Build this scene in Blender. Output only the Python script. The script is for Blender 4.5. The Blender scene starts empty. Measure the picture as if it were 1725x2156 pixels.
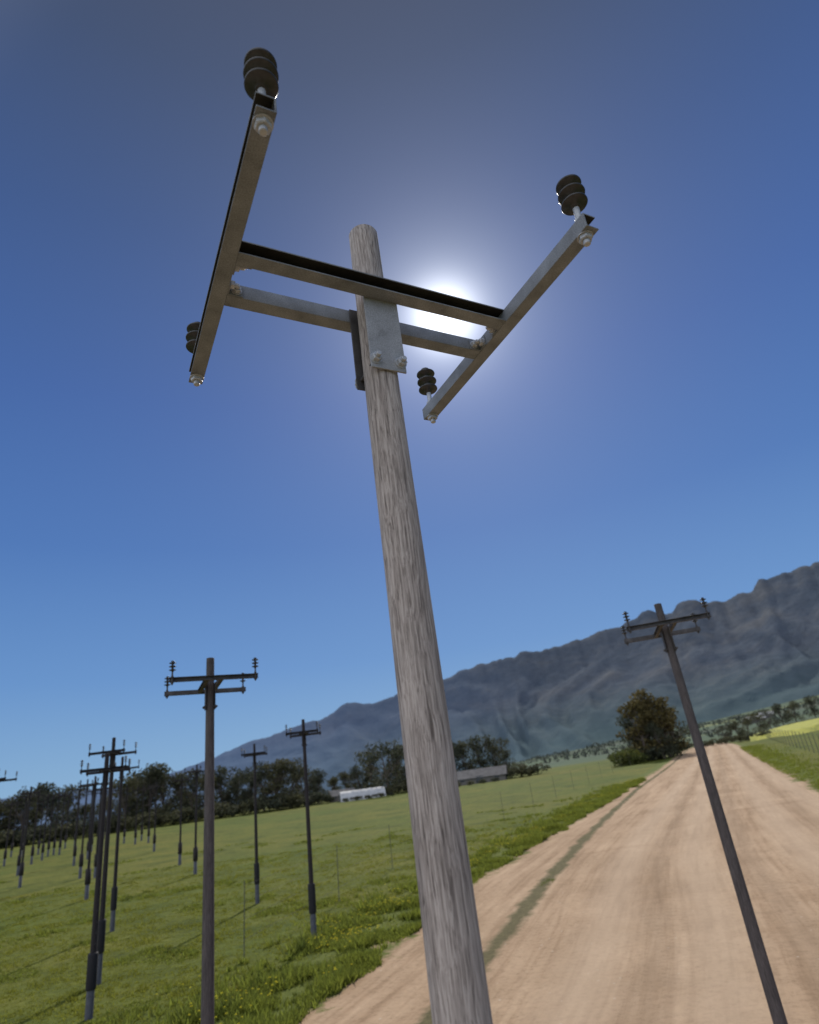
import bpy, math, random, bmesh
from mathutils import Vector, Matrix, noise
random.seed(7)
S = bpy.context.scene
COL = S.collection
R = math.radians

# ------------------------------------------------------------------ helpers
class MB:
    def __init__(s): s.v=[]; s.f=[]; s.m=[]; s.sm=[]
    def add(s, vs, fs, mat=0, smooth=False):
        o=len(s.v); s.v+= [tuple(v) for v in vs]
        for i,f in enumerate(fs):
            s.f.append(tuple(o+k for k in f)); s.m.append(mat[i] if isinstance(mat,(list,tuple)) else mat); s.sm.append(smooth)
    def box(s, c, d, mat=0, M=None):
        vs=[]
        for x in(-.5,.5):
            for y in(-.5,.5):
                for z in(-.5,.5):
                    p=Vector((x*d[0],y*d[1],z*d[2]))
                    if M: p=M@p
                    vs.append(p+Vector(c))
        s.add(vs,[(0,1,3,2),(4,6,7,5),(0,4,5,1),(2,3,7,6),(0,2,6,4),(1,5,7,3)],mat)
    def tube(s, p0, p1, r0, r1=None, n=12, mat=0, smooth=True, caps=True, rot=0):
        if r1 is None: r1=r0
        p0=Vector(p0);p1=Vector(p1);d=(p1-p0).normalized()
        a=d.orthogonal().normalized();b=d.cross(a)
        vs=[]
        for p,r in((p0,r0),(p1,r1)):
            for i in range(n):
                t=2*math.pi*i/n+rot; vs.append(p+r*(math.cos(t)*a+math.sin(t)*b))
        s.add(vs,[(i,(i+1)%n,n+(i+1)%n,n+i) for i in range(n)],mat,smooth)
        if caps:
            s.add(vs,[tuple(range(n-1,-1,-1)),tuple(range(n,2*n))],mat,False)
    def lathe(s, prof, n=28, mat=0, c=(0,0,0)):
        vs=[];fs=[]
        for r,z in prof:
            for i in range(n):
                t=2*math.pi*i/n; vs.append((c[0]+r*math.cos(t),c[1]+r*math.sin(t),c[2]+z))
        for k in range(len(prof)-1):
            for i in range(n):
                j=(i+1)%n; fs.append((k*n+i,k*n+j,(k+1)*n+j,(k+1)*n+i))
        s.add(vs,fs,mat,True)
    def prism(s, prof, org, ax, ay, az, L, mats=None, mat=0):
        org=Vector(org);ax=Vector(ax);ay=Vector(ay);az=Vector(az);n=len(prof)
        vs=[org+ax*p[0]+ay*p[1] for p in prof]+[org+ax*p[0]+ay*p[1]+az*L for p in prof]
        s.add(vs,[(i,(i+1)%n,n+(i+1)%n,n+i) for i in range(n)],mats if mats else mat)
        s.add(vs,[tuple(range(n-1,-1,-1)),tuple(range(n,2*n))],mat)
    def mesh(s,name,mats):
        me=bpy.data.meshes.new(name); me.from_pydata(s.v,[],s.f)
        for m in mats: me.materials.append(m)
        me.polygons.foreach_set('material_index',s.m); me.polygons.foreach_set('use_smooth',s.sm)
        me.update(); return me
def obj(name, me, parent=None, loc=(0,0,0), **kw):
    o=bpy.data.objects.new(name, me); COL.objects.link(o); o.location=loc
    if parent: o.parent=parent
    for k,v in kw.items(): o[k]=v
    return o
def fix_normals(me,bev=0):
    b=bmesh.new(); b.from_mesh(me)
    if bev:
        bmesh.ops.remove_doubles(b,verts=b.verts[:],dist=1e-5)
        bmesh.ops.recalc_face_normals(b,faces=b.faces)
        bmesh.ops.bevel(b,geom=b.edges[:],offset=bev,segments=1,affect='EDGES')
    bmesh.ops.recalc_face_normals(b,faces=b.faces); b.to_mesh(me); b.free()

def newmat(name):
    m=bpy.data.materials.new(name); m.use_nodes=True
    nt=m.node_tree; bs=nt.nodes['Principled BSDF']
    return m,nt,bs
def N(nt,t,**kw):
    n=nt.nodes.new(t)
    for k,v in kw.items(): setattr(n,k,v)
    return n
def coords(nt, kind='Object', scale=(1,1,1)):
    tc=N(nt,'ShaderNodeTexCoord'); mp=N(nt,'ShaderNodeMapping'); mp.inputs['Scale'].default_value=scale
    nt.links.new(tc.outputs[kind],mp.inputs[0]); return mp.outputs[0]
def noise_n(nt,vec,scale,detail=4,rough=.55,dist=0):
    n=N(nt,'ShaderNodeTexNoise'); n.inputs['Scale'].default_value=scale;n.inputs['Detail'].default_value=detail
    n.inputs['Roughness'].default_value=rough;n.inputs['Distortion'].default_value=dist
    nt.links.new(vec,n.inputs['Vector']); return n.outputs['Fac']
def ramp(nt,fac,stops):
    r=N(nt,'ShaderNodeValToRGB'); e=r.color_ramp.elements
    while len(e)<len(stops): e.new(.5)
    for i,(p,c) in enumerate(stops):
        e[i].position=p; e[i].color=(c[0],c[1],c[2],1) if isinstance(c,(tuple,list)) else (c,c,c,1)
    nt.links.new(fac,r.inputs[0]); return r.outputs[0]
def mix(nt,a,b,f,mode='MIX'):
    m=N(nt,'ShaderNodeMix',data_type='RGBA',blend_type=mode)
    for sock,v in((m.inputs[0],f),(m.inputs[6],a),(m.inputs[7],b)):
        if isinstance(v,bpy.types.NodeSocket): nt.links.new(v,sock)
        elif isinstance(v,(tuple,list)): sock.default_value=(v[0],v[1],v[2],1)
        else: sock.default_value=v if sock.type=='VALUE' else (v,v,v,1)
    return m.outputs[2]
def math_n(nt,op,a,b=None,clamp=False):
    m=N(nt,'ShaderNodeMath',operation=op); m.use_clamp=clamp
    for i,v in enumerate((a,b)):
        if v is None: continue
        if isinstance(v,bpy.types.NodeSocket): nt.links.new(v,m.inputs[i])
        else: m.inputs[i].default_value=v
    return m.outputs[0]
def bump(nt,bs,h,strength,dist=.02):
    b=N(nt,'ShaderNodeBump'); b.inputs['Strength'].default_value=strength;b.inputs['Distance'].default_value=dist
    nt.links.new(h,b.inputs['Height']); nt.links.new(b.outputs[0],bs.inputs['Normal'])

# ------------------------------------------------------------------ materials
def wood_mat(name, dark, mid, light):
    m,nt,bs=newmat(name)
    v=coords(nt,'Object',(1,1,.034))
    warp=coords(nt,'Object',(1,1,.45))
    w=noise_n(nt,warp,4,3,.5)
    add=N(nt,'ShaderNodeVectorMath',operation='MULTIPLY_ADD')
    cmb=N(nt,'ShaderNodeCombineXYZ'); nt.links.new(w,cmb.inputs[0]); nt.links.new(w,cmb.inputs[1])
    nt.links.new(cmb.outputs[0],add.inputs[0]); add.inputs[1].default_value=(.08,.08,0); nt.links.new(v,add.inputs[2])
    g1=noise_n(nt,add.outputs[0],75,5,.6,.25)
    g2=noise_n(nt,add.outputs[0],170,3,.6,.2)
    big=noise_n(nt,coords(nt,'Object',(1,1,.25)),6,3,.5)
    c1=ramp(nt,g1,[(.30,dark),(.42,mid),(.58,light),(.8,tuple(x*1.12 for x in light))])
    c2=ramp(nt,g2,[(.34,(.42,.40,.38)),(.50,(1,1,1))])
    c=mix(nt,c1,c2,.85,'MULTIPLY')
    c=mix(nt,c,ramp(nt,big,[(.3,(.78,.76,.75)),(.7,(1.08,1.06,1.05))]),1.0,'MULTIPLY')
    nt.links.new(c,bs.inputs['Base Color']); bs.inputs['Roughness'].default_value=.85
    bump(nt,bs,mix(nt,g1,g2,.4),.8,.014)
    return m
WOOD=wood_mat('weathered_wood',(.12,.10,.088),(.30,.262,.235),(.46,.412,.375))
WOOD_D=wood_mat('dark_creosoted_wood',(.03,.026,.025),(.060,.052,.050),(.095,.083,.080))
WOOD_F=wood_mat('black_creosoted_wood',(.008,.006,.006),(.016,.012,.012),(.028,.021,.021))
def metal_mat(name,lo,hi,met=.35,rough=.55,speck=.75):
    m,nt,bs=newmat(name)
    v=coords(nt,'Object')
    a=noise_n(nt,v,5,4,.55,.3); b=noise_n(nt,v,120,5,.75)
    c=ramp(nt,a,[(.28,tuple(x*.66 for x in lo)),(.42,lo),(.68,hi)])
    c=mix(nt,c,ramp(nt,b,[(.36,speck),(.62,1.12)]),1,'MULTIPLY')
    nt.links.new(c,bs.inputs['Base Color']); bs.inputs['Metallic'].default_value=met
    rr=ramp(nt,a,[(.3,rough+.12),(.7,rough-.05)]); nt.links.new(rr,bs.inputs['Roughness'])
    bump(nt,bs,b,.4,.003)
    return m
METAL=metal_mat('galvanised_steel',(.175,.190,.208),(.235,.254,.275),.1,.6,.6)
METAL_P=metal_mat('galvanised_plate',(.265,.272,.282),(.35,.358,.368),.1,.6,.65)
METAL_IN=metal_mat('channel_inside_painted_shade',(.018,.017,.016),(.035,.033,.03),.0,.9)  # near black: the shade inside the channels is painted into this colour
METAL_B=metal_mat('bolt_steel',(.36,.38,.405),(.47,.49,.51),.2,.42,.8)
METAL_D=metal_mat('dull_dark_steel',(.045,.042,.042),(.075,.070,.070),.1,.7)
METAL_F=metal_mat('black_steel',(.012,.010,.011),(.022,.018,.019),.0,.8)
def plain(name,c,rough=.8,var=.3,sc=8,met=0,spec=.5):
    m,nt,bs=newmat(name)
    a=noise_n(nt,coords(nt,'Object'),sc,5,.6)
    cc=ramp(nt,a,[(.3,tuple(x*(1-var) for x in c)),(.7,tuple(x*(1+var) for x in c))])
    nt.links.new(cc,bs.inputs['Base Color']);bs.inputs['Roughness'].default_value=rough;bs.inputs['Metallic'].default_value=met
    bs.inputs['Specular IOR Level'].default_value=spec
    return m
PORC=plain('dark_glazed_porcelain',(.026,.025,.025),.40,.5,30)
CONC=plain('grey_concrete',(.075,.078,.09),.9)
TAR=plain('tarred_sleeve',(.008,.007,.009),.8)
WHITE=plain('white_sheeting',(.44,.44,.43),.7,.18,1.2,0,.1)
GREYROOF=plain('grey_roof_sheet',(.14,.135,.13),1,.25,.8,0,0)
WALLM=plain('dull_plaster',(.13,.12,.105),.9,.2,2)
GLASS=plain('dark_window',(.02,.025,.03),.2)
BARK=plain('bark',(.09,.07,.055),.9,.4,3)
def leaf_mat(name,c,var=.5,tl=.3):
    m,nt,bs=newmat(name)
    g=N(nt,'ShaderNodeNewGeometry')
    oi=N(nt,'ShaderNodeObjectInfo')
    c1=ramp(nt,g.outputs['Random Per Island'],[(0,tuple(x*(1-var) for x in c)),(.6,c),(1,tuple(x*(1+var) for x in c))])
    c2=ramp(nt,oi.outputs['Random'],[(0,(.8,.8,.9)),(1,(1.3,1.1,.9))])
    cc=mix(nt,c1,c2,1,'MULTIPLY')
    nt.links.new(cc,bs.inputs['Base Color']); bs.inputs['Roughness'].default_value=.75
    bs.inputs['Specular IOR Level'].default_value=.12
    tr=N(nt,'ShaderNodeBsdfTranslucent'); nt.links.new(cc,tr.inputs[0]); ms=N(nt,'ShaderNodeMixShader'); ms.inputs[0].default_value=tl
    nt.links.new(bs.outputs[0],ms.inputs[1]);nt.links.new(tr.outputs[0],ms.inputs[2]); nt.links.new(ms.outputs[0],nt.nodes['Material Output'].inputs[0])
    return m
LEAF=leaf_mat('tree_leaves',(.066,.076,.046))
LEAF_O=leaf_mat('olive_brown_leaves',(.105,.092,.036))
LEAF_Y=leaf_mat('yellow_green_leaves',(.095,.115,.03))
LEAF_FAR=leaf_mat('far_wood_leaves',(.065,.086,.078),.25)
GRASSB=leaf_mat('grass_blades',(.155,.190,.032),.3,.45)
WEEDB=leaf_mat('weed_blades',(.155,.205,.038),.4,.45)
FLOW=leaf_mat('yellow_flowers',(.55,.50,.03),.2)

# ------------------------------------------------------------------ terrain height
def sp(x): return x if x>30 else math.log(1+math.exp(x))
def sstep(a,b,x):
    t=max(0,min(1,(x-a)/(b-a))); return t*t*(3-2*t)
def zr(x,y):
    r=math.hypot(x,y); th=math.degrees(math.atan2(x,y))
    z=.028*8*sp((r-36)/8)
    if z>5: z=5.6-.6*math.exp(-(z-5)/.6)
    k=sstep(23.5,29,th)*(1-sstep(80,110,th))
    z+=k*.021*20*sp((min(r,420)-200)/20)
    E=max(0,.010+.0017*th) if th<45 else max(0,.0865*(1-sstep(60,120,th)))
    z+=E*120*sp((r-480)/120)*.9
    z+=(noise.noise(Vector((x/130,y/130,3)))*2.5)*sstep(300,600,r)
    return z

rows=[0.01,4,8,12,16]+[18+3*i for i in range(15)]+[65+5*i for i in range(44)]
r=rows[-1]
while r<6500:
    r*=1.055; rows.append(r)
NA=288
b=MB(); vs=[];fs=[]
for r in rows:
    for i in range(NA):
        t=2*math.pi*i/NA; x=r*math.sin(t);y=r*math.cos(t); vs.append((x,y,zr(x,y)))
for k in range(len(rows)-1):
    for i in range(NA):
        j=(i+1)%NA; fs.append((k*NA+i,(k+1)*NA+i,(k+1)*NA+j,k*NA+j))
b.add(vs,fs,0,True)
gm,nt,bs=newmat('field_grass')
v=coords(nt,'Object')
fine=noise_n(nt,v,2.2,9,.74); midn=noise_n(nt,v,.22,6,.65,.5); big=noise_n(nt,v,.03,4,.6)
c=ramp(nt,fine,[(.28,(.045,.058,.010)),(.45,(.082,.100,.016)),(.6,(.115,.136,.024)),(.78,(.16,.17,.045))])
c=mix(nt,c,ramp(nt,midn,[(.3,(.55,.62,.5)),(.5,(1,1,1)),(.72,(1.3,1.12,1.15))]),1,'MULTIPLY')
c=mix(nt,c,ramp(nt,big,[(.35,(.76,.86,.76)),(.65,(1.15,1.0,1.0))]),1,'MULTIPLY')
vo=N(nt,'ShaderNodeTexVoronoi'); vo.inputs['Scale'].default_value=.0052; nt.links.new(coords(nt,'Object',(.7,1.2,0)),vo.inputs['Vector'])
sx=N(nt,'ShaderNodeSeparateColor'); nt.links.new(vo.outputs['Color'],sx.inputs[0])
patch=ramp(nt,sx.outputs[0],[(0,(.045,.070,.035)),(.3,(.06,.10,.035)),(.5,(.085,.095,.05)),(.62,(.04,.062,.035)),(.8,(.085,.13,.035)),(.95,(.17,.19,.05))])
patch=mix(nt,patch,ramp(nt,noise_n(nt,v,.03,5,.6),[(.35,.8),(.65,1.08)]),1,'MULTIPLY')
patch=mix(nt,patch,(.06,.088,.085),.4)  # haze over the far fields mixed into their colour
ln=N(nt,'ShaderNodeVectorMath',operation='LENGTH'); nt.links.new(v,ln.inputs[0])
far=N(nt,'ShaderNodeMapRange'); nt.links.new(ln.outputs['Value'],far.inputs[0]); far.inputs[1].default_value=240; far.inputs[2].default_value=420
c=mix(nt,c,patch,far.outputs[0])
nt.links.new(c,bs.inputs['Base Color']); bs.inputs['Roughness'].default_value=.95; bs.inputs['Specular IOR Level'].default_value=.1
bump(nt,bs,fine,.5,.25)
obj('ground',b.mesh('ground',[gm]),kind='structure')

# ------------------------------------------------------------------ road
Lp=[(-15,-10),(-11,8),(-5.8,23),(.9,44),(21.4,88.4),(44,138),(63.6,184),(94,255),(140,360)]
Rp=[(8,-10),(13,8),(19,23),(27,45),(43,88.4),(62,138),(80,184),(106,255),(148,360)]
def interp(P,y):
    for i in range(len(P)-1):
        if P[i][1]<=y<=P[i+1][1]:
            t=(y-P[i][1])/(P[i+1][1]-P[i][1])
            p0=P[max(i-1,0)];p1=P[i];p2=P[i+1];p3=P[min(i+2,len(P)-1)]
            m1=(p2[0]-p0[0])/(p2[1]-p0[1]); m2=(p3[0]-p1[0])/(p3[1]-p1[1]); h=p2[1]-p1[1]
            return (2*t**3-3*t*t+1)*p1[0]+(t**3-2*t*t+t)*h*m1+(-2*t**3+3*t*t)*p2[0]+(t**3-t*t)*h*m2
    return P[-1][0]
NU=24; ys=[-10+2.5*i for i in range(int(330/2.5))]
vs=[];fs=[];uvs=[]
EX=2.6
for y in ys:
    l=interp(Lp,y)-EX;r_=interp(Rp,y)+EX
    for k in range(NU+1):
        u=k/NU;x=l+(r_-l)*u
        crown=.10*math.sin(math.pi*u)
        vs.append((x,y,zr(x,y)+.035+crown)); uvs.append((u,y*.01))
for i in range(len(ys)-1):
    for k in range(NU):
        a=i*(NU+1)+k; fs.append((a,a+1,a+NU+2,a+NU+1))
b=MB();b.add(vs,fs,0,True)
rm,nt,bs=newmat('sandy_dirt_road')
uv=N(nt,'ShaderNodeUVMap'); sep=N(nt,'ShaderNodeSeparateXYZ'); nt.links.new(uv.outputs[0],sep.inputs[0]); U=sep.outputs[0]; V=sep.outputs[1]
ov=coords(nt,'Object')
mp=N(nt,'ShaderNodeMapping'); nt.links.new(uv.outputs[0],mp.inputs[0]); mp.inputs['Scale'].default_value=(26,7,1)
streak=noise_n(nt,mp.outputs[0],1.0,7,.66,.25)
mp2=N(nt,'ShaderNodeMapping'); nt.links.new(uv.outputs[0],mp2.inputs[0]); mp2.inputs['Scale'].default_value=(90,14,1)
streak2=noise_n(nt,mp2.outputs[0],1.0,5,.6,.2)
mp3=N(nt,'ShaderNodeMapping'); nt.links.new(uv.outputs[0],mp3.inputs[0]); mp3.inputs['Scale'].default_value=(2.2,26,1)
cross=noise_n(nt,mp3.outputs[0],1.0,4,.6,.6)
fine=noise_n(nt,ov,4.5,9,.8); midn=noise_n(nt,ov,.18,6,.65,.3); ragged=noise_n(nt,ov,.5,7,.7)
c=ramp(nt,streak,[(.28,(.265,.182,.112)),(.45,(.345,.245,.158)),(.62,(.395,.288,.190)),(.8,(.44,.325,.222))])
c=mix(nt,c,ramp(nt,streak2,[(.34,(.80,.77,.74)),(.55,(1.04,1.04,1.04))]),.8,'MULTIPLY')
c=mix(nt,c,ramp(nt,fine,[(.3,(.62,.59,.56)),(.5,(1,1,1)),(.75,(1.14,1.12,1.10))]),.95,'MULTIPLY')
c=mix(nt,c,ramp(nt,midn,[(.3,(.80,.77,.73)),(.6,(1.05,1.04,1.03))]),1,'MULTIPLY')
c=mix(nt,c,ramp(nt,cross,[(.30,(.80,.76,.72)),(.40,(1,1,1))]),.8,'MULTIPLY')
pv=N(nt,'ShaderNodeTexVoronoi'); pv.inputs['Scale'].default_value=1.6; nt.links.new(ov,pv.inputs['Vector'])
peb=ramp(nt,pv.outputs['Distance'],[(.04,1),(.08,0)])
c=mix(nt,c,(.48,.42,.35),math_n(nt,'MULTIPLY',peb,.7))
gcol=ramp(nt,fine,[(.3,(.050,.062,.012)),(.5,(.09,.112,.02)),(.75,(.15,.155,.045))])
def band(center,half,soft,amp):
    d=math_n(nt,'ABSOLUTE',math_n(nt,'SUBTRACT',U,center))
    d=math_n(nt,'ADD',d,math_n(nt,'MULTIPLY',math_n(nt,'SUBTRACT',ragged,.5),amp))
    mr=N(nt,'ShaderNodeMapRange'); nt.links.new(d,mr.inputs[0]); mr.inputs[1].default_value=half+soft; mr.inputs[2].default_value=half; return mr.outputs[0]
def ustrip(v): return max(.165,.262-max(0,v-.42)*.19)
cen=math_n(nt,'MAXIMUM',math_n(nt,'SUBTRACT',.262,math_n(nt,'MULTIPLY',math_n(nt,'MAXIMUM',math_n(nt,'SUBTRACT',V,.42),0),.19)),.165)
for cc in(.40,.53,.72,.84):
    t=band(cc,.012,.045,.05); c=mix(nt,c,(.44,.335,.235),math_n(nt,'MULTIPLY',t,.45))
for cc in(.465,.62,.785):
    t=band(cc,.003,.025,.06); c=mix(nt,c,(.22,.155,.10),math_n(nt,'MULTIPLY',t,.35))
strip=band(cen,.008,.012,.05)
c=mix(nt,c,ramp(nt,fine,[(.35,(.05,.048,.022)),(.6,(.11,.10,.045))]),math_n(nt,'MULTIPLY',strip,.92))
e=math_n(nt,'MINIMUM',U,math_n(nt,'SUBTRACT',1,U))
e=math_n(nt,'ADD',e,math_n(nt,'MULTIPLY',math_n(nt,'SUBTRACT',ragged,.5),.26))
mr=N(nt,'ShaderNodeMapRange'); nt.links.new(e,mr.inputs[0]); mr.inputs[1].default_value=.115; mr.inputs[2].default_value=.085
c=mix(nt,c,gcol,mr.outputs[0])
nt.links.new(c,bs.inputs['Base Color']); bs.inputs['Roughness'].default_value=.95; bs.inputs['Specular IOR Level'].default_value=.1
bump(nt,bs,mix(nt,streak,fine,.6),.6,.14)
me=b.mesh('dirt_road',[rm]); ul=me.uv_layers.new(name='UVMap')
for lp in me.loops: ul.data[lp.index].uv=uvs[lp.vertex_index]
obj('dirt_road',me,kind='structure')

# ------------------------------------------------------------------ mountains
prof=[(-75,.05),(-40,.052),(-30,.05),(-25,.05),(-22.4,.058),(-19,.075),(-16.4,.0915),(-13,.103),(-9.6,.1127),(-8.6,.121),(-7.8,.130),(-5.5,.131),(-3.5,.1326),(-1,.141),(1.3,.151),(4,.160),(6.2,.1655),(9,.168),(12.6,.170),(16,.180),(18.6,.1875),(21,.196),(22.8,.202),(26.4,.193),(28.8,.203),(31,.207),(33.2,.214),(40,.23),(55,.2),(75,.15)]
def ridge(t):
    for i in range(len(prof)-1):
        if prof[i][0]<=t<=prof[i+1][0]:
            k=(t-prof[i][0])/(prof[i+1][0]-prof[i][0]); v=prof[i][1]*(1-k)+prof[i+1][1]*k
            return v*(1+.055*noise.fractal(Vector((t*.45,3.3,1.1)),.85,2.1,5))
    return .05
NT=700;NR=70
vs=[];fs=[]
for j in range(NR+1):
    q=j/NR
    for i in range(NT+1):
        th=-70+140*i/NT; t=R(th)
        d=1900+1600*q
        x=d*math.sin(t);y=d*math.cos(t)
        top=ridge(th)*3000+6
        rel=(d-1900)/1100.
        base=zr(x,y)-25 if d<3000 else zr(3000*math.sin(t),3000*math.cos(t))-25
        if rel<1: f=.55*rel**1.15+.45*rel**3.0
        else: f=1-.5*(rel-1)**1.2
        P=Vector((x/420,y/420,1.7))
        wv=noise.noise(P*0.9)*1.6
        slant=rel*1.1
        g=1-abs(noise.noise(Vector((math.radians(th)*3000/300+wv*1.3+slant,d/800,5.))))*2
        g2=1-abs(noise.noise(Vector((math.radians(th)*3000/110+wv*2.4-slant*1.5,d/300,9.))))*2
        nn=noise.fractal(Vector((x/190,y/190,2)),1,2,5)
        env=math.sin(math.pi*min(1,max(0,rel))**.9) if rel<1 else min(1,(rel-1)*2)
        z=base+(top-base)*f + env*top*.075*(g-.55) + env*top*.028*(g2-.5) + nn*(.035*top)*(.2+env)
        vs.append((x,y,z))
for j in range(NR):
    for i in range(NT):
        a=j*(NT+1)+i; fs.append((a,a+NT+1,a+NT+2,a+1))
b=MB();b.add(vs,fs,0,True)
mm,nt,bs=newmat('hazy_mountain_scrub')  # distance haze painted into the slope colour as a bluish tint
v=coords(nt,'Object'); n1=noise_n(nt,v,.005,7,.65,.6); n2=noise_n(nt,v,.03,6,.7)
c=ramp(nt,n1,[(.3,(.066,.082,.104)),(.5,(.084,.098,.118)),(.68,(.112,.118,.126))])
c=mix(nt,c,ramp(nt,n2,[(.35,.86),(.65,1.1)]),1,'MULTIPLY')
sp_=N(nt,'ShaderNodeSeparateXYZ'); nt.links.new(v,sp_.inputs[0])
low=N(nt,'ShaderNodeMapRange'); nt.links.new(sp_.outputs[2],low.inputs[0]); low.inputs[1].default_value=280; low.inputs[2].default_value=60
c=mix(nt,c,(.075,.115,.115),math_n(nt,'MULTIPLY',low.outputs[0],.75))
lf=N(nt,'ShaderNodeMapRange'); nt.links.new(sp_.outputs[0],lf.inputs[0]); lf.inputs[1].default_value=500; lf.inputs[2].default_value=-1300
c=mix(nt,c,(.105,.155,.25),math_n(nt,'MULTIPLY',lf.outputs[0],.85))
nt.links.new(c,bs.inputs['Base Color']);bs.inputs['Roughness'].default_value=1;bs.inputs['Specular IOR Level'].default_value=0
bump(nt,bs,n1,.5,30)
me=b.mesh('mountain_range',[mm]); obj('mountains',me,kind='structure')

# ------------------------------------------------------------------ utility pole
H=9.74; BZ=9.0; BW=.10; BH=.11; T=.010; SV=.962; HL=1.12
def pole_r(z): return .158-(.158-.105)*z/H
def shaft_mesh(mat,z0=0,n=40):
    b=MB(); vs=[];fs=[]; zs=[z0+(H-z0)*i/90 for i in range(91)]
    rr=[pole_r(z) for z in zs]
    zs+= [H+.012,H+.018]; rr+= [.096,.06]
    for z,r0 in zip(zs,rr):
        for i in range(n):
            t=2*math.pi*i/n
            r=r0*(1+ .018*noise.noise(Vector((math.cos(t)*1.3,math.sin(t)*1.3,z*.7)))+.012*noise.noise(Vector((math.cos(t)*5,math.sin(t)*5,z*.9))))
            vs.append((r*math.cos(t),r*math.sin(t),z))
    for k in range(len(zs)-1):
        for i in range(n):
            j=(i+1)%n; fs.append((k*n+i,k*n+j,(k+1)*n+j,(k+1)*n+i))
    b.add(vs,fs,0,True); b.add(vs[-n:],[tuple(range(n))],0,False)
    return b.mesh('pole_shaft',[mat])
def cprof(w,h,t): return [(0,0),(w,0),(w,t),(t,t),(t,h-t),(w,h-t),(w,h),(0,h)]
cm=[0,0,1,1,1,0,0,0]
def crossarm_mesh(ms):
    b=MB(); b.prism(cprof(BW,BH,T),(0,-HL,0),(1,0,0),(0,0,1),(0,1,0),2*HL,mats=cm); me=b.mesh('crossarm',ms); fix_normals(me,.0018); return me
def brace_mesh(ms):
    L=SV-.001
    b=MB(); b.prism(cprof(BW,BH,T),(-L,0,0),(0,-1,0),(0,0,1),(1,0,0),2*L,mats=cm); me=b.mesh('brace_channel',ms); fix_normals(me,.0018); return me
def bolt_mesh(mat,r=.034,sh=.022):
    b=MB(); b.tube((0,0,0),(0,0,.005),r*1.2,n=20); b.tube((0,0,.005),(0,0,.030),r,n=6,smooth=False); b.tube((0,0,.030),(0,0,.035),r,r*.86,n=6,smooth=False)
    b.tube((0,0,.035),(0,0,.035+sh),r*.52,n=14); b.tube((0,0,.035+sh),(0,0,.039+sh),r*.52,r*.42,n=14)
    me=b.mesh('bolt',[mat]); return me
def insulator_mesh(mat):
    p=[(.02,.14),(.032,.14),(.034,.172)]
    for zc,rd in((.178,.086),(.262,.089),(.346,.084)):
        p+=[(rd*.95,zc-.006),(rd,zc),(rd*.985,zc+.008),(rd*.78,zc+.014),(.030,zc+.022),(.028,zc+.070)]
    p=p[:-1]+[(.030,.376),(.040,.384),(.038,.400),(.001,.404)]
    b=MB(); b.lathe(p,36); return b.mesh('insulator',[mat])
def pin_mesh(mat):
    b=MB(); b.tube((0,0,-BH-.03),(0,0,.16),.021,n=16); b.tube((0,0,0),(0,0,.012),.042,n=20); b.tube((0,0,.012),(0,0,.040),.034,n=6,smooth=False)
    return b.mesh('insulator_pin',[mat])
def plate_mesh(mat):
    b=MB(); w,h,t=.245,.68,.014
    b.box((0,0,h/2),(w,t,h)); me=b.mesh('mounting_plate',[mat]); fix_normals(me,.002); return me
def bracket_mesh(mat):
    b=MB(); b.prism([(0,0),(.10,0),(.10,.008),(.008,.008),(.008,.085),(0,.085)],(0,0,0),(1,0,0),(0,1,0),(0,0,1),.088); me=b.mesh('angle_bracket',[mat]); fix_normals(me); return me
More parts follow.
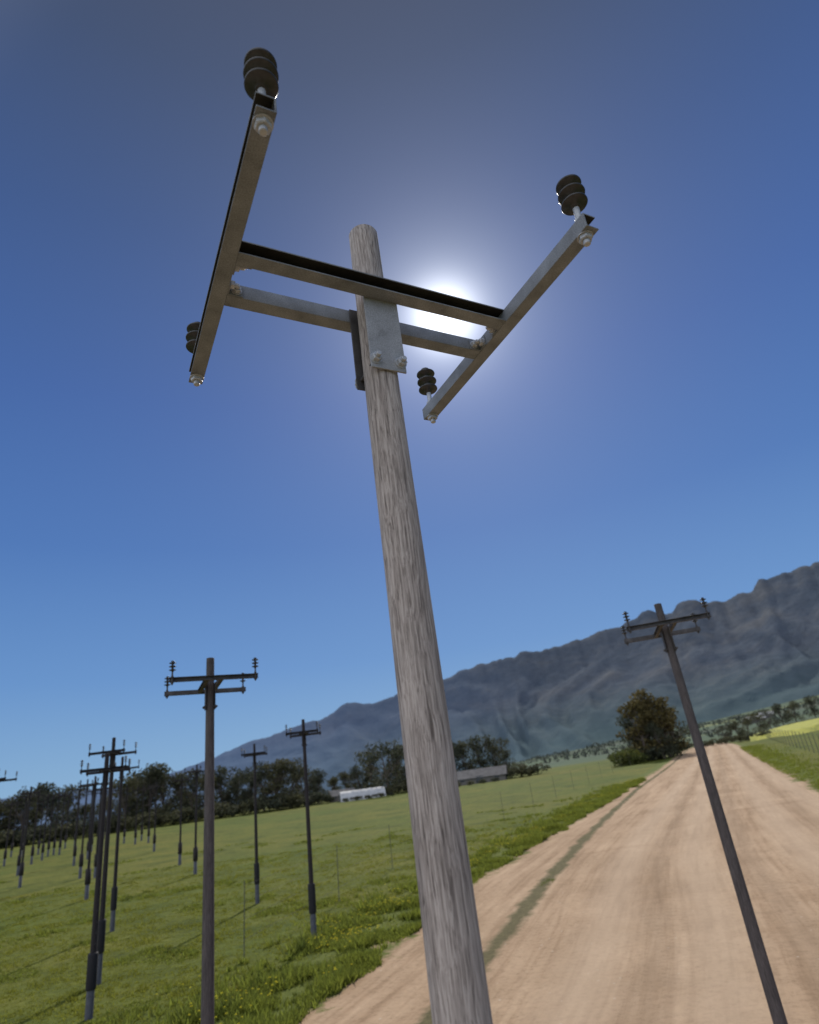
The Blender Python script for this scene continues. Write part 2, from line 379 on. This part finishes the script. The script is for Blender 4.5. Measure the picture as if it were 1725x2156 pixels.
def make_pole(wood,met,met_in,boltm,platem,loc,yaw,label,extras=False,base=False,sc=1):
    root=obj('utility_pole',None,loc=loc); root.empty_display_size=.5; root.scale=(sc,sc,1)
    root.rotation_euler=(0,0,yaw); root['label']=label; root['category']='utility pole'; root['group']='utility poles in the field and along the road'
    obj('pole_shaft',shaft_mesh(wood,-.5),root)
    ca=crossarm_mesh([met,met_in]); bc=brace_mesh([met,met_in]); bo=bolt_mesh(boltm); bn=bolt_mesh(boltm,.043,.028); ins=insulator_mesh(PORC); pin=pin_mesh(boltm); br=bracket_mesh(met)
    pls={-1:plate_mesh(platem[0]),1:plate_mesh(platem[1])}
    for sx in(1,-1):
        a=obj('crossarm',ca,root,(sx*SV,0,BZ)); 
        if sx<0: a.rotation_euler=(0,0,math.pi)
        for sy in(1,-1):
            bb=obj('bolt',bn,a,(BW/2,sy*1.045,0)); bb.rotation_euler=(math.pi,0,.3*sy)
    for sx in(1,-1):
        for sy in(1,-1):
            i=obj('insulator',ins,root,(sx*(SV+BW/2),sy*1.045,BZ+BH)); obj('insulator_pin',pin,i)
    for sy in(1,-1):
        c=obj('brace_channel',bc,root,(0,sy*.131,BZ+.001))
        if sy>0: c.rotation_euler=(0,0,math.pi)
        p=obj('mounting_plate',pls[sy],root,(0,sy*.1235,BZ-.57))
        for sx in(1,-1):
            bb=obj('bolt',bo,p,(sx*.088,sy*.007,.07)); bb.rotation_euler=(-sy*math.pi/2,0,0)
        for sx in(1,-1):
            k=obj('angle_bracket',br,root,(sx*(SV-.001),sy*.130,BZ+.004))
            k.scale=(-sx,-sy,1)
            bb=obj('bolt',bo,k,(.058,.008,.042)); bb.rotation_euler=(-math.pi/2,0,0); bb.scale=(.85,.85,.85)
            bb=obj('bolt',bo,k,(.008,.052,.042)); bb.rotation_euler=(0,math.pi/2,0); bb.scale=(.85,.85,.85)
    b=MB(); b.tube((0,-.13,0),(0,.13,0),.012,n=10); cr=b.mesh('clamp_rod',[METAL_D])
    for sx in(1,-1): obj('clamp_rod',cr,root,(sx*.088,0,BZ-.50))
    if extras: obj('climbing_step',pegs(met),root,kind='stuff')
    if base:
        obj('base_sleeve',sleeve_mesh(),root); obj('footing',foot_mesh(),root)
    return root
def pegs(mat):
    b=MB(); z=2.4;k=0
    while z<7.8:
        s=1 if k%2 else -1
        r=pole_r(z); a=.4
        d=Vector((math.cos(a)*s,math.sin(a)*s,0))
        b.tube(d*(r-.02)+Vector((0,0,z)),d*(r+.15)+Vector((0,0,z)),.014,n=6); b.tube(d*(r+.14)+Vector((0,0,z)),d*(r+.14)+Vector((0,0,z+.05)),.014,n=6)
        z+=.19;k+=1
    return b.mesh('climbing_step',[mat])
def sleeve_mesh():
    b=MB(); b.lathe([(.05,2.3),(.22,2.3),(.235,2.25),(.235,1.15),(.22,1.1),(.05,1.1)],20); return b.mesh('base_sleeve',[TAR])
def foot_mesh():
    b=MB(); b.lathe([(.01,1.15),(.175,1.13),(.18,1.08),(.185,-.4)],20); return b.mesh('footing',[CONC])

def polar(q,r):
    y=r/math.sqrt(1+q*q); x=q*y; return (x,y,zr(x,y))
make_pole(WOOD,METAL,METAL_IN,METAL_B,(METAL_P,METAL_D),(-.067,3.355,0),R(28.7),'weathered grey wooden utility pole with galvanised steel crossarms by the road')  # rear plate in dark steel: its shade, with rust, painted into the colour
DD=(METAL_D,METAL_D)
make_pole(WOOD_D,METAL_D,METAL_D,METAL_D,DD,(-5.76,16.31,0),R(-64),'dark brown wooden utility pole with steel crossarms in the green field',sc=.95)
make_pole(WOOD_D,METAL_D,METAL_D,METAL_D,DD,(6.45,17.03,0),R(-103),'dark brown wooden utility pole standing on the sandy dirt road',sc=.93)
lab='black utility pole with climbing steps and concrete footing in the field'
FF=(METAL_F,METAL_F)
src=make_pole(WOOD_F,METAL_F,METAL_F,METAL_F,FF,polar(-.207,34.3),R(-85),lab,True,True,sc=.74)
def deep_copy(o,parent=None):
    c=o.copy(); COL.objects.link(c)
    if parent: c.parent=parent
    for ch in o.children: deep_copy(ch,c)
    return c
for q,r,yw,zs in((-.284,48,-80,1),(-.504,34.4,-85,1),(-.513,29.2,-70,.90),(-.4885,47.6,-88,1),(-.683,48,-80,1)):
    c=deep_copy(src); c.location=polar(q,r); c.rotation_euler=(0,0,R(yw)); c.scale=(.74,.74,zs)
    if zs<1: c.location.z-=.15
b=MB()
b.tube((0,0,-.4),(0,0,H),.15,.105,n=10)
for sx in(1,-1):
    b.box((sx*(SV+.05),0,BZ+.055),(BW,2*HL,BH))
    for sy in(1,-1):
        b.tube((sx*(SV+.05),sy*1.045,BZ),(sx*(SV+.05),sy*1.045,BZ+.3),.022,n=6)
        b.lathe([(.03,.15),(.09,.16),(.05,.21),(.085,.23),(.05,.28),(.08,.31),(.06,.39),(.0,.40)],10,c=(sx*(SV+.05),sy*1.045,BZ+BH))
for sy in(1,-1): b.box((0,sy*.18,BZ+.055),(2*SV,BW,BH*.95)); b.box((0,sy*.125,BZ-.25),(.24,.014,.6))
z=2.4;k=0
while z<7.8:
    s=1 if k%2 else -1; b.box((s*.2,0,z),(.16,.03,.03)); z+=.25;k+=1
b.lathe([(.05,2.3),(.27,2.3),(.28,1.15),(.05,1.1)],12); b.lathe([(.01,1.15),(.2,1.12),(.21,-.4)],12,mat=1)
far_me=b.mesh('far_utility_pole',[WOOD_F,CONC])
flist=[(-.394,86.7),(-.373,72),(-.43,110),(-.442,126),(-.454,134),(-.466,142),(-.476,150),(-.487,155),(-.529,70),(-.533,115),(-.540,88),(-.549,104),(-.520,86),(-.526,126),
 (-.624,84.3),(-.636,106),(-.615,122),(-.599,124),(-.607,136),(-.590,132),(-.580,145),(-.571,140),(-.563,155),(-.555,150),(-.63,140),(-.50,130),(-.511,148),(-.645,150),(-.655,125)]
for q,r in flist:
    q+=random.uniform(-.004,.004); r*=random.uniform(.93,1.07)
    o=obj('utility_pole',far_me,loc=polar(q,r)); o.rotation_euler=(0,0,R(random.uniform(-100,-60))); o.scale=(.8,.8,random.uniform(.95,1.05))
    o['label']='small dark utility pole standing in the far green field';o['category']='utility pole';o['group']='utility poles in the field and along the road'

# ------------------------------------------------------------------ trees
def leaf_cloud(b,blobs,nleaf,size,rnd):
    tot=sum(bl[1]**2 for bl in blobs)
    for c,rad,sq in blobs:
        n=int(nleaf*rad*rad/tot)
        for _ in range(n):
            d=Vector((rnd.gauss(0,1),rnd.gauss(0,1),rnd.gauss(0,1))).normalized()
            p=Vector(c)+Vector((d.x,d.y,d.z*sq))*rad*(rnd.uniform(.45,1.08))
            s=size*rnd.uniform(.5,1.3)
            a=Vector((rnd.gauss(0,1),rnd.gauss(0,1),rnd.gauss(0,1))).normalized(); e=a.orthogonal().normalized()
            e2=a.cross(e)
            b.add([p+e*s,p+e2*s*.6,p-e*s*.9,p-e2*s*.6],[(0,1,2,3)])
def make_tree(h,cr,seed,kind='broad'):
    rnd=random.Random(seed); tb=MB(); cb=MB(); blobs=[]
    lean=Vector((rnd.uniform(-.05,.05)*h,rnd.uniform(-.05,.05)*h,0))
    fork=Vector((0,0,h*.32))+lean*.3
    tb.tube((0,0,-.6),fork,h*.028,h*.018,n=9)
    if kind=='broad':
        for i in range(rnd.randint(8,10)):
            t=2*math.pi*i/8+rnd.uniform(-.4,.4); rr=cr*rnd.uniform(.25,.85); zz=h*rnd.uniform(.36,.88)
            if i<2: rr*=.3; zz=h*.86
            p=Vector((rr*math.cos(t),rr*math.sin(t),zz))+lean
            mid=(fork+p)/2+Vector((0,0,-h*.03))
            tb.tube(fork,mid,h*.012,h*.008,n=6); tb.tube(mid,p,h*.008,h*.003,n=6)
            rad=cr*rnd.uniform(.32,.5); blobs.append((p,rad,.8))
            for k in range(2):
                q=p+Vector((rnd.uniform(-1,1),rnd.uniform(-1,1),rnd.uniform(-.7,.6)))*rad
                tb.tube(mid,q,h*.005,h*.002,n=5); blobs.append((q,rad*rnd.uniform(.4,.65),.8))
        for i in range(4):
            t=i*1.57+rnd.random(); blobs.append(((cr*.55*math.cos(t),cr*.55*math.sin(t),h*.2),cr*.4,.8))
    else:
        top=Vector((0,0,h*.96))+lean; tb.tube(fork,top,h*.018,h*.004,n=7)
        for i in range(16):
            k=i/15; zz=h*(.14+.82*k); w=cr*(math.sin(math.pi*min(1,.25+.75*k))**.8)*rnd.uniform(.55,.9)
            t=i*2.4; p=Vector((w*.6*math.cos(t),w*.6*math.sin(t),zz))+lean*k
            tb.tube((lean.x*k,lean.y*k,zz-.8),p,h*.006,h*.002,n=5); blobs.append((p,max(.5,w*.6),1.15))
    leaf_cloud(cb,blobs,2200,h*.025,rnd)
    return tb,cb
tmesh=[]
for i,(h,cr,kd,lm) in enumerate([(14,6.2,'broad',LEAF),(13,5.2,'broad',LEAF),(15,5.4,'broad',LEAF_O),(11,6.0,'broad',LEAF),(14,4.6,'broad',LEAF_O),(12,3.4,'tall',LEAF)]):
    tb,cb=make_tree(h,cr,20+i,kd); tmesh.append((tb.mesh('trunk',[BARK]),cb.mesh('crown',[lm]),h))
def put_tree(k,q,r,h,label,cat='tree',grp='trees along the far edge of the field'):
    t,c,h0=tmesh[k]; s=h/h0
    o=obj('tree',None,loc=polar(q,r)); o.scale=(s*random.uniform(.9,1.15),s*random.uniform(.9,1.15),s); o.rotation_euler=(0,0,random.uniform(0,6.28))
    o['label']=label;o['category']=cat;o['group']=grp
    obj('trunk',t,o); obj('crown',c,o); return o
TL='dark green broad tree in the row beyond the field'
def th(q):
    pts=[(-.80,11),(-.70,12),(-.655,11),(-.63,14),(-.60,14.5),(-.565,13),(-.54,9),(-.50,9),(-.475,15),(-.455,17.5),(-.43,16),(-.41,13),(-.36,14.5),(-.31,13),(-.27,14.5),(-.235,13),(-.20,11),(-.175,8),(-.14,8),(-.115,13),(-.06,14),(0,12),(.04,13)]
    for i in range(len(pts)-1):
        if pts[i][0]<=q<=pts[i+1][0]:
            k=(q-pts[i][0])/(pts[i+1][0]-pts[i][0]); return pts[i][1]*(1-k)+pts[i+1][1]*k
    return 10
q=-.80
while q<.02:
    put_tree(random.choice([0,1,1,3]),q,random.uniform(205,228),th(q)*random.uniform(.85,1.08),TL); q+=random.uniform(.016,.025)
q=-.78
while q<.0:
    put_tree(random.choice([0,1,3]),q,random.uniform(230,262),th(q)*random.uniform(.7,.95),TL); q+=random.uniform(.025,.04)
for q,r,h in((.032,214,12),(.055,212,13),(.078,215,11.5),(.092,222,8),(-.02,210,12),(.01,212,12)): put_tree(random.choice([0,3]),q,r,h,'round dark green tree behind the grey roofed shed')
for k,q,r,h in((4,.300,188,16),(2,.317,190,18.5),(4,.333,192,16),(0,.288,194,12.5),(2,.310,197,16),(0,.344,198,13),(3,.325,186,9)):
    put_tree(k,q,r,h,'tall olive brown tree beside the end of the road',grp='trees beside the road')
for k,q,r,h in((3,.42,262,6),(0,.44,270,7),(3,.455,300,8),(1,.43,300,7),(3,.475,380,10),(3,.49,400,10),(0,.51,405,11),(3,.53,400,10),(0,.56,410,11),(3,.60,400,10),(1,.63,410,11),(3,.66,400,10)):
    put_tree(k,q,r,h,'dark green tree near the fence by the road',grp='trees beside the road')
def bush_mesh(seed,lm):
    rnd=random.Random(seed);cb=MB();bl=[((rnd.uniform(-1.6,1.6),rnd.uniform(-1.2,1.2),rnd.uniform(.6,1.7)),rnd.uniform(.7,1.2),.8) for _ in range(7)]
    leaf_cloud(cb,bl,700,.2,rnd)
    for p,_,_ in bl: cb.tube((0,0,-.2),p,.07,.02,n=5)
    return cb.mesh('bush',[lm])
bm=[bush_mesh(1,LEAF),bush_mesh(2,LEAF),bush_mesh(3,LEAF_Y)]
for k,q,r,s in([(0,.265+.014*i,186+3*(i%3),1.4+.3*(i%2)) for i in range(6)]+[(2,.264,178,1.7),(2,.274,179,1.5),(2,.286,178,1.2)]+[(1,-.22+.015*i,200+i%5,.9+.3*(i%3)) for i in range(4)]+[(1,-.150+.017*i,193,.42+.1*(i%2)) for i in range(5)]+[(1,-.085+.015*i,200+i%5,.9+.3*(i%3)) for i in range(8)]+[(1,.085+.013*i,196+i%5,1.0+.3*(i%3)) for i in range(5)]+[(1,.0+.018*i,190,.5) for i in range(5)]+[(1,.36+.02*i,236,1.0) for i in range(7)]+[(1,-.75+.018*i,198+i%4,1.3+.5*(i%3)/2) for i in range(30)]):
    o=obj('bush',bm[k],loc=polar(q,r));o.scale=(s*1.2,s*1.2,s);o.rotation_euler=(0,0,random.uniform(0,6))
    o['label']='yellow green bush beside the dirt road' if k==2 else 'low dark green bush at the field edge';o['category']='bush';o['group']='bushes at the edge of the field'
rnd=random.Random(5);b=MB()
for (q0,q1,r) in((.05,.30,620),(.10,.42,760),(.28,.62,900),(.30,.75,1150),(-.15,.25,880),(.02,.4,1200),(-.05,.5,1500),(.4,.8,620),(-.4,.1,1100)):
    n=int((q1-q0)*r/9)
    for i in range(n):
        if noise.noise(Vector((i*.13,r,0)))<-.12: continue
        q=q0+(q1-q0)*i/n; rr=r*(1+.07*math.sin(i*.05)+rnd.uniform(-.012,.012)); x,y,z=polar(q,rr)
        h=rnd.uniform(4,9)*(r/900)**.5
        leaf_cloud(b,[((x,y,z+h*.4),h*.62,.8)],40,h*.2,rnd)
obj('distant_wood',b.mesh('distant_wood',[LEAF_FAR]),kind='stuff')

vs=[];fs=[];nq=80;nr=20
for i in range(nq+1):
    for j in range(nr+1):
        q=.455+.5*i/nq; r=222+130*j/nr+6*math.sin(i*.4); x,y,z=polar(q,r); vs.append((x,y,z+(1.1 if 0<j<nr else -.2)+.35*noise.noise(Vector((x*.4,y*.4,0)))))
for i in range(nq):
    for j in range(nr):
        a=i*(nr+1)+j; fs.append((a,a+nr+1,a+nr+2,a+1))
b=MB();b.add(vs,fs); cm_,nt,bs=newmat('canola_bloom')
c=ramp(nt,noise_n(nt,coords(nt,'Object'),.35,7,.75),[(.3,(.12,.16,.03)),(.45,(.26,.27,.035)),(.75,(.44,.40,.04))]); nt.links.new(c,bs.inputs['Base Color']); bs.inputs['Roughness'].default_value=1
me=b.mesh('canola_field',[cm_]); fix_normals(me); obj('canola_field',me,kind='stuff')

# ------------------------------------------------------------------ farm buildings
def polytunnel(q,r,L,W,Hh,yaw):
    root=obj('polytunnel',None,loc=polar(q,r)); root.rotation_euler=(0,0,yaw); root['label']='long white arched polytunnel at the field edge';root['category']='greenhouse'
    b=MB();n=14;vs=[];fs=[];m=10
    for k in range(m+1):
        for i in range(n+1):
            t=math.pi*i/n; s=1+(.02 if k%2 else 0); vs.append((-L/2+L*k/m,-W/2*math.cos(t)*s,-.3+Hh*math.sin(t)*s))
    for k in range(m):
        for i in range(n): a=k*(n+1)+i; fs.append((a,a+1,a+n+2,a+n+1))
    b.add(vs,fs,0,True); b.add(vs[:n+1],[tuple(range(n+1))]); b.add(vs[-n-1:],[tuple(range(n,-1,-1))])
    obj('cover',b.mesh('cover',[WHITE]),root)
    b=MB(); b.box((-L/2-.06,0,1.0),(.08,2.0,1.9)); obj('door',b.mesh('door',[GLASS]),root)
    b=MB()
    for k in range(6): b.box((-L/2+1.2+k*2.1,-W/2-.06,.55),(1.5,.1,.6))
    obj('side_vent',b.mesh('side_vent',[WALLM]),root,kind='stuff')
polytunnel(-.125,199,13,6,2.9,R(14))
def shed(q,r,L,W,Hw,Hr,yaw,roofm,name,label):
    root=obj(name,None,loc=polar(q,r)); root.rotation_euler=(0,0,yaw);root['label']=label;root['category']='farm building'
    b=MB(); b.prism([(-W/2,-.5),(W/2,-.5),(W/2,Hw),(0,Hw+Hr-.1),(-W/2,Hw)],(-L/2,0,0),(0,1,0),(0,0,1),(1,0,0),L); me=b.mesh('wall',[WALLM]);fix_normals(me);obj('wall',me,root)
    b=MB(); o=.5;t=.12; b.prism([(-W/2-o,Hw-o*Hr/(W/2)+.06),(0,Hw+Hr+.06),(W/2+o,Hw-o*Hr/(W/2)+.06),(W/2+o,Hw-o*Hr/(W/2)+.06+t),(0,Hw+Hr+.06+t),(-W/2-o,Hw-o*Hr/(W/2)+.06+t)],(-L/2-o,0,0),(0,1,0),(0,0,1),(1,0,0),L+2*o); me=b.mesh('roof',[roofm]);fix_normals(me);obj('roof',me,root)
    b=MB(); b.box((0,-W/2-.05,.9),(2.0,.1,1.8)); obj('door',b.mesh('door',[GLASS]),root)
    for x in(-L*.33,L*.33):
        b=MB(); b.box((x,-W/2-.04,1.1),(1.3,.08,.7)); obj('window',b.mesh('window',[GLASS]),root)
shed(.052,199,15,9,1.5,2.1,R(-8),GREYROOF,'farm_shed','low farm shed with grey sheet roof at the field edge')
shed(-.155,206,7,5,1.6,1.4,R(10),GREYROOF,'farm_shed','small grey roofed hut beside the polytunnel')
shed(.47,880,24,12,4,3,R(10),WHITE,'farmhouse','distant farmhouse with white roof on the valley slope')
shed(.49,905,16,9,4,3,R(-20),WHITE,'farmhouse','distant farmhouse with white roof on the valley slope')

# ------------------------------------------------------------------ fences
POSTM=plain('fence_post_wood',(.11,.115,.07),.9)
def fence(path,spacing,h,label,pr=.035):
    pts=[]
    for i in range(len(path)-1):
        a=Vector(path[i]);c=Vector(path[i+1]);L=(c-a).length;n=max(1,int(round(L/spacing)))
        for k in range(n): pts.append(a+(c-a)*k/n)
    pts.append(Vector(path[-1]))
    p0=pts[0]; root=obj('wire_fence',None,loc=(p0.x,p0.y,zr(p0.x,p0.y)));root['label']=label;root['category']='fence'; base=root.location.copy()
    b=MB(); b.tube((0,0,-.5),(0,0,h),pr,pr*.85,n=8); pm=b.mesh('fence_post',[POSTM])
    for p in pts:
        o=obj('fence_post',pm,root,(p.x-base.x,p.y-base.y,zr(p.x,p.y)-base.z)); o.rotation_euler=(random.uniform(-.03,.03),random.uniform(-.03,.03),0)
    for f in(.25,.5,.72,.93):
        b=MB()
        for a,c in zip(pts[:-1],pts[1:]):
            b.tube((a.x-base.x,a.y-base.y,zr(a.x,a.y)-base.z+f*h),(c.x-base.x,c.y-base.y,zr(c.x,c.y)-base.z+f*h),.006,n=4,caps=False)
        obj('fence_wire',b.mesh('fence_wire',[METAL_D]),root)
fence([(-9.6,31.6),(-4.9,54),(6,78.4),(20.7,112.6),(45,165)],12,3.0,'thin wire fence with slender posts between field and road',.028)
fence([(40,62),(50,86),(66,125),(90,185),(110,232)],6,3.2,'wire fence with wooden posts beside the road verge',.07)

# ------------------------------------------------------------------ grass tufts
def tufts(name,n,sampler,hh,mat,seed,w=.035):
    rnd=random.Random(seed);b=MB()
    for _ in range(n):
        x,y=sampler(rnd); z=zr(x,y)
        hv=hh*(.45+1.6*max(0,noise.noise(Vector((x*.5,y*.5,7)))+.25))
        for k in range(6):
            t=rnd.uniform(0,6.28);h=hv*rnd.uniform(.5,1.2);l=rnd.uniform(.3,1.1)*h; ox=rnd.uniform(-.15,.15);oy=rnd.uniform(-.15,.15)
            dx,dy=math.cos(t),math.sin(t)
            b.add([(x+ox-dy*w,y+oy+dx*w,z-.02),(x+ox+dy*w,y+oy-dx*w,z-.02),(x+ox+dx*l,y+oy+dy*l,z+h)],[(0,1,2)])
    return obj(name,b.mesh(name,[mat]),kind='stuff')
def samp_field(rnd):
    while True:
        r=19+60*rnd.random()**1.2; t=R(rnd.uniform(-42,12)); x=r*math.sin(t);y=r*math.cos(t)
        if x<interp(Lp,y)-.6: return x,y
def samp_clump(rnd):
    while True:
        r=20+80*rnd.random()**1.2; t=R(rnd.uniform(-42,12)); x=r*math.sin(t);y=r*math.cos(t)
        if x<interp(Lp,y)-2 and noise.noise(Vector((x*.22,y*.22,13)))>.28: return x,y
def samp_verge(rnd):
    while True:
        y=14+95*rnd.random()**1.4; d=abs(rnd.gauss(0,2.3))+1.0*noise.noise(Vector((y*.35,1,1))); x=interp(Lp,y)+.6-d
        if noise.noise(Vector((x*.45,y*.45,4)))+rnd.uniform(-.15,.4)>.08: return x,y
def samp_right(rnd):
    y=45+130*rnd.random(); return interp(Rp,y)-.3+abs(rnd.gauss(0,3)),y
def samp_strip(rnd):
    while True:
        y=26+110*rnd.random()**1.2; l=interp(Lp,y)-EX;r_=interp(Rp,y)+EX; u=ustrip(y*.01)
        x=l+(r_-l)*u+rnd.gauss(0,.18)
        if noise.noise(Vector((x*.5,y*.3,2)))>-.2: return x,y
tufts('field_grass',26000,samp_field,.085,GRASSB,1,.03)
tufts('field_weeds',5000,samp_clump,.16,WEEDB,6,.045)
tufts('verge_grass',17000,samp_verge,.36,WEEDB,2,.05)
tufts('verge_grass',4000,samp_right,.3,WEEDB,3)
tufts('track_grass',2000,samp_strip,.10,GRASSB,4)
rnd=random.Random(9);b=MB()
for _ in range(2800):
    x,y=samp_verge(rnd); x-=rnd.random()*2.5; z=zr(x,y)+rnd.uniform(.3,.5); s=.05
    if noise.noise(Vector((x*.3,y*.3,9)))<.05: continue
    b.add([(x-s,y,z),(x,y-s,z+.02),(x+s,y,z),(x,y+s,z+.03)],[(0,1,2,3)])
obj('yellow_flowers',b.mesh('yellow_flowers',[FLOW]),kind='stuff')

# ------------------------------------------------------------------ light & sky
el,az=R(40.6),R(7.0)
sd=Vector((math.cos(el)*math.sin(az),math.cos(el)*math.cos(az),math.sin(el)))
L=bpy.data.lights.new('sun','SUN'); L.energy=4.2; L.angle=R(.6); L.color=(1,.94,.85)
lo=bpy.data.objects.new('sun',L); COL.objects.link(lo); lo.rotation_euler=sd.to_track_quat('Z','Y').to_euler()
W=bpy.data.worlds.new('World'); S.world=W; W.use_nodes=True; nt=W.node_tree
bg=nt.nodes['Background']
tc=N(nt,'ShaderNodeTexCoord'); nm=N(nt,'ShaderNodeVectorMath',operation='NORMALIZE'); nt.links.new(tc.outputs['Generated'],nm.inputs[0]); D=nm.outputs[0]
sep=N(nt,'ShaderNodeSeparateXYZ'); nt.links.new(D,sep.inputs[0])
elev=math_n(nt,'MULTIPLY',math_n(nt,'ARCSINE',sep.outputs[2]),1/(math.pi/2))
sky=ramp(nt,elev,[(0,(.27,.45,.66)),(.045,(.215,.40,.65)),(.12,(.13,.29,.60)),(.24,(.072,.185,.48)),(.38,(.052,.130,.38)),(.53,(.044,.096,.26)),(.66,(.048,.078,.165)),(.8,(.064,.074,.11))])
ns=N(nt,'ShaderNodeTexSky',sky_type='NISHITA'); ns.sun_disc=False; ns.sun_elevation=el; ns.sun_rotation=az
nis=mix(nt,(0,0,0),ns.outputs[0],.06)
base=mix(nt,sky,nis,.08)
def dotv(v):
    n=N(nt,'ShaderNodeVectorMath',operation='DOT_PRODUCT'); nt.links.new(D,n.inputs[0]); n.inputs[1].default_value=v; return n.outputs['Value']
ang=math_n(nt,'MULTIPLY',math_n(nt,'ARCCOSINE',dotv(sd)),180/math.pi)
def expo(a,s,p=1):
    x=math_n(nt,'DIVIDE',a,s)
    if p!=1: x=math_n(nt,'POWER',x,p)
    return math_n(nt,'EXPONENT',math_n(nt,'MULTIPLY',x,-1))
def scaled(col,f):
    m=N(nt,'ShaderNodeVectorMath',operation='SCALE'); m.inputs[0].default_value=col; nt.links.new(f,m.inputs['Scale']); return m.outputs[0]
def addv(a,b):
    m=N(nt,'ShaderNodeVectorMath',operation='ADD'); nt.links.new(a,m.inputs[0]); nt.links.new(b,m.inputs[1]); return m.outputs[0]
tot=addv(base,scaled((.105,.105,.105),expo(ang,12)))
tot=addv(tot,scaled((1.05,1.12,1.2),expo(ang,2.6)))
tot=addv(tot,scaled((1.0,1.0,1.0),expo(ang,2.4,2)))
bf=dotv(Vector((-.5,-.8,.33)).normalized())  # added fill glow in the unseen sky behind-left, brightens the pole fronts
mr=N(nt,'ShaderNodeMapRange',interpolation_type='SMOOTHSTEP'); nt.links.new(bf,mr.inputs[0]); mr.inputs[1].default_value=.1; mr.inputs[2].default_value=.85
fill_noise=ramp(nt,noise_n(nt,D,3,5,.6),[(.3,.65),(.6,1)])
m2=N(nt,'ShaderNodeVectorMath',operation='MULTIPLY'); nt.links.new(scaled((1.15,1.13,1.11),mr.outputs[0]),m2.inputs[0]); nt.links.new(fill_noise,m2.inputs[1])
tot=addv(tot,m2.outputs[0])
nt.links.new(tot,bg.inputs[0]); bg.inputs[1].default_value=1.0

# ------------------------------------------------------------------ camera
cam=bpy.data.cameras.new('camera'); co=bpy.data.objects.new('camera',cam); COL.objects.link(co)
cam.sensor_fit='HORIZONTAL'; cam.sensor_width=36; cam.lens=27.2; cam.clip_end=20000; cam.clip_start=.05
Mx=Matrix(((.9911,.1333,0,0),(.0538,-.3997,-.915,0),(-.122,.907,-.4033,6.0),(0,0,0,1)))
co.matrix_world=Mx
cam.dof.use_dof=True; cam.dof.focus_distance=5.0; cam.dof.aperture_fstop=1.5
S.camera=co
S.view_settings.view_transform='Standard'; S.view_settings.look='None'; S.view_settings.exposure=0
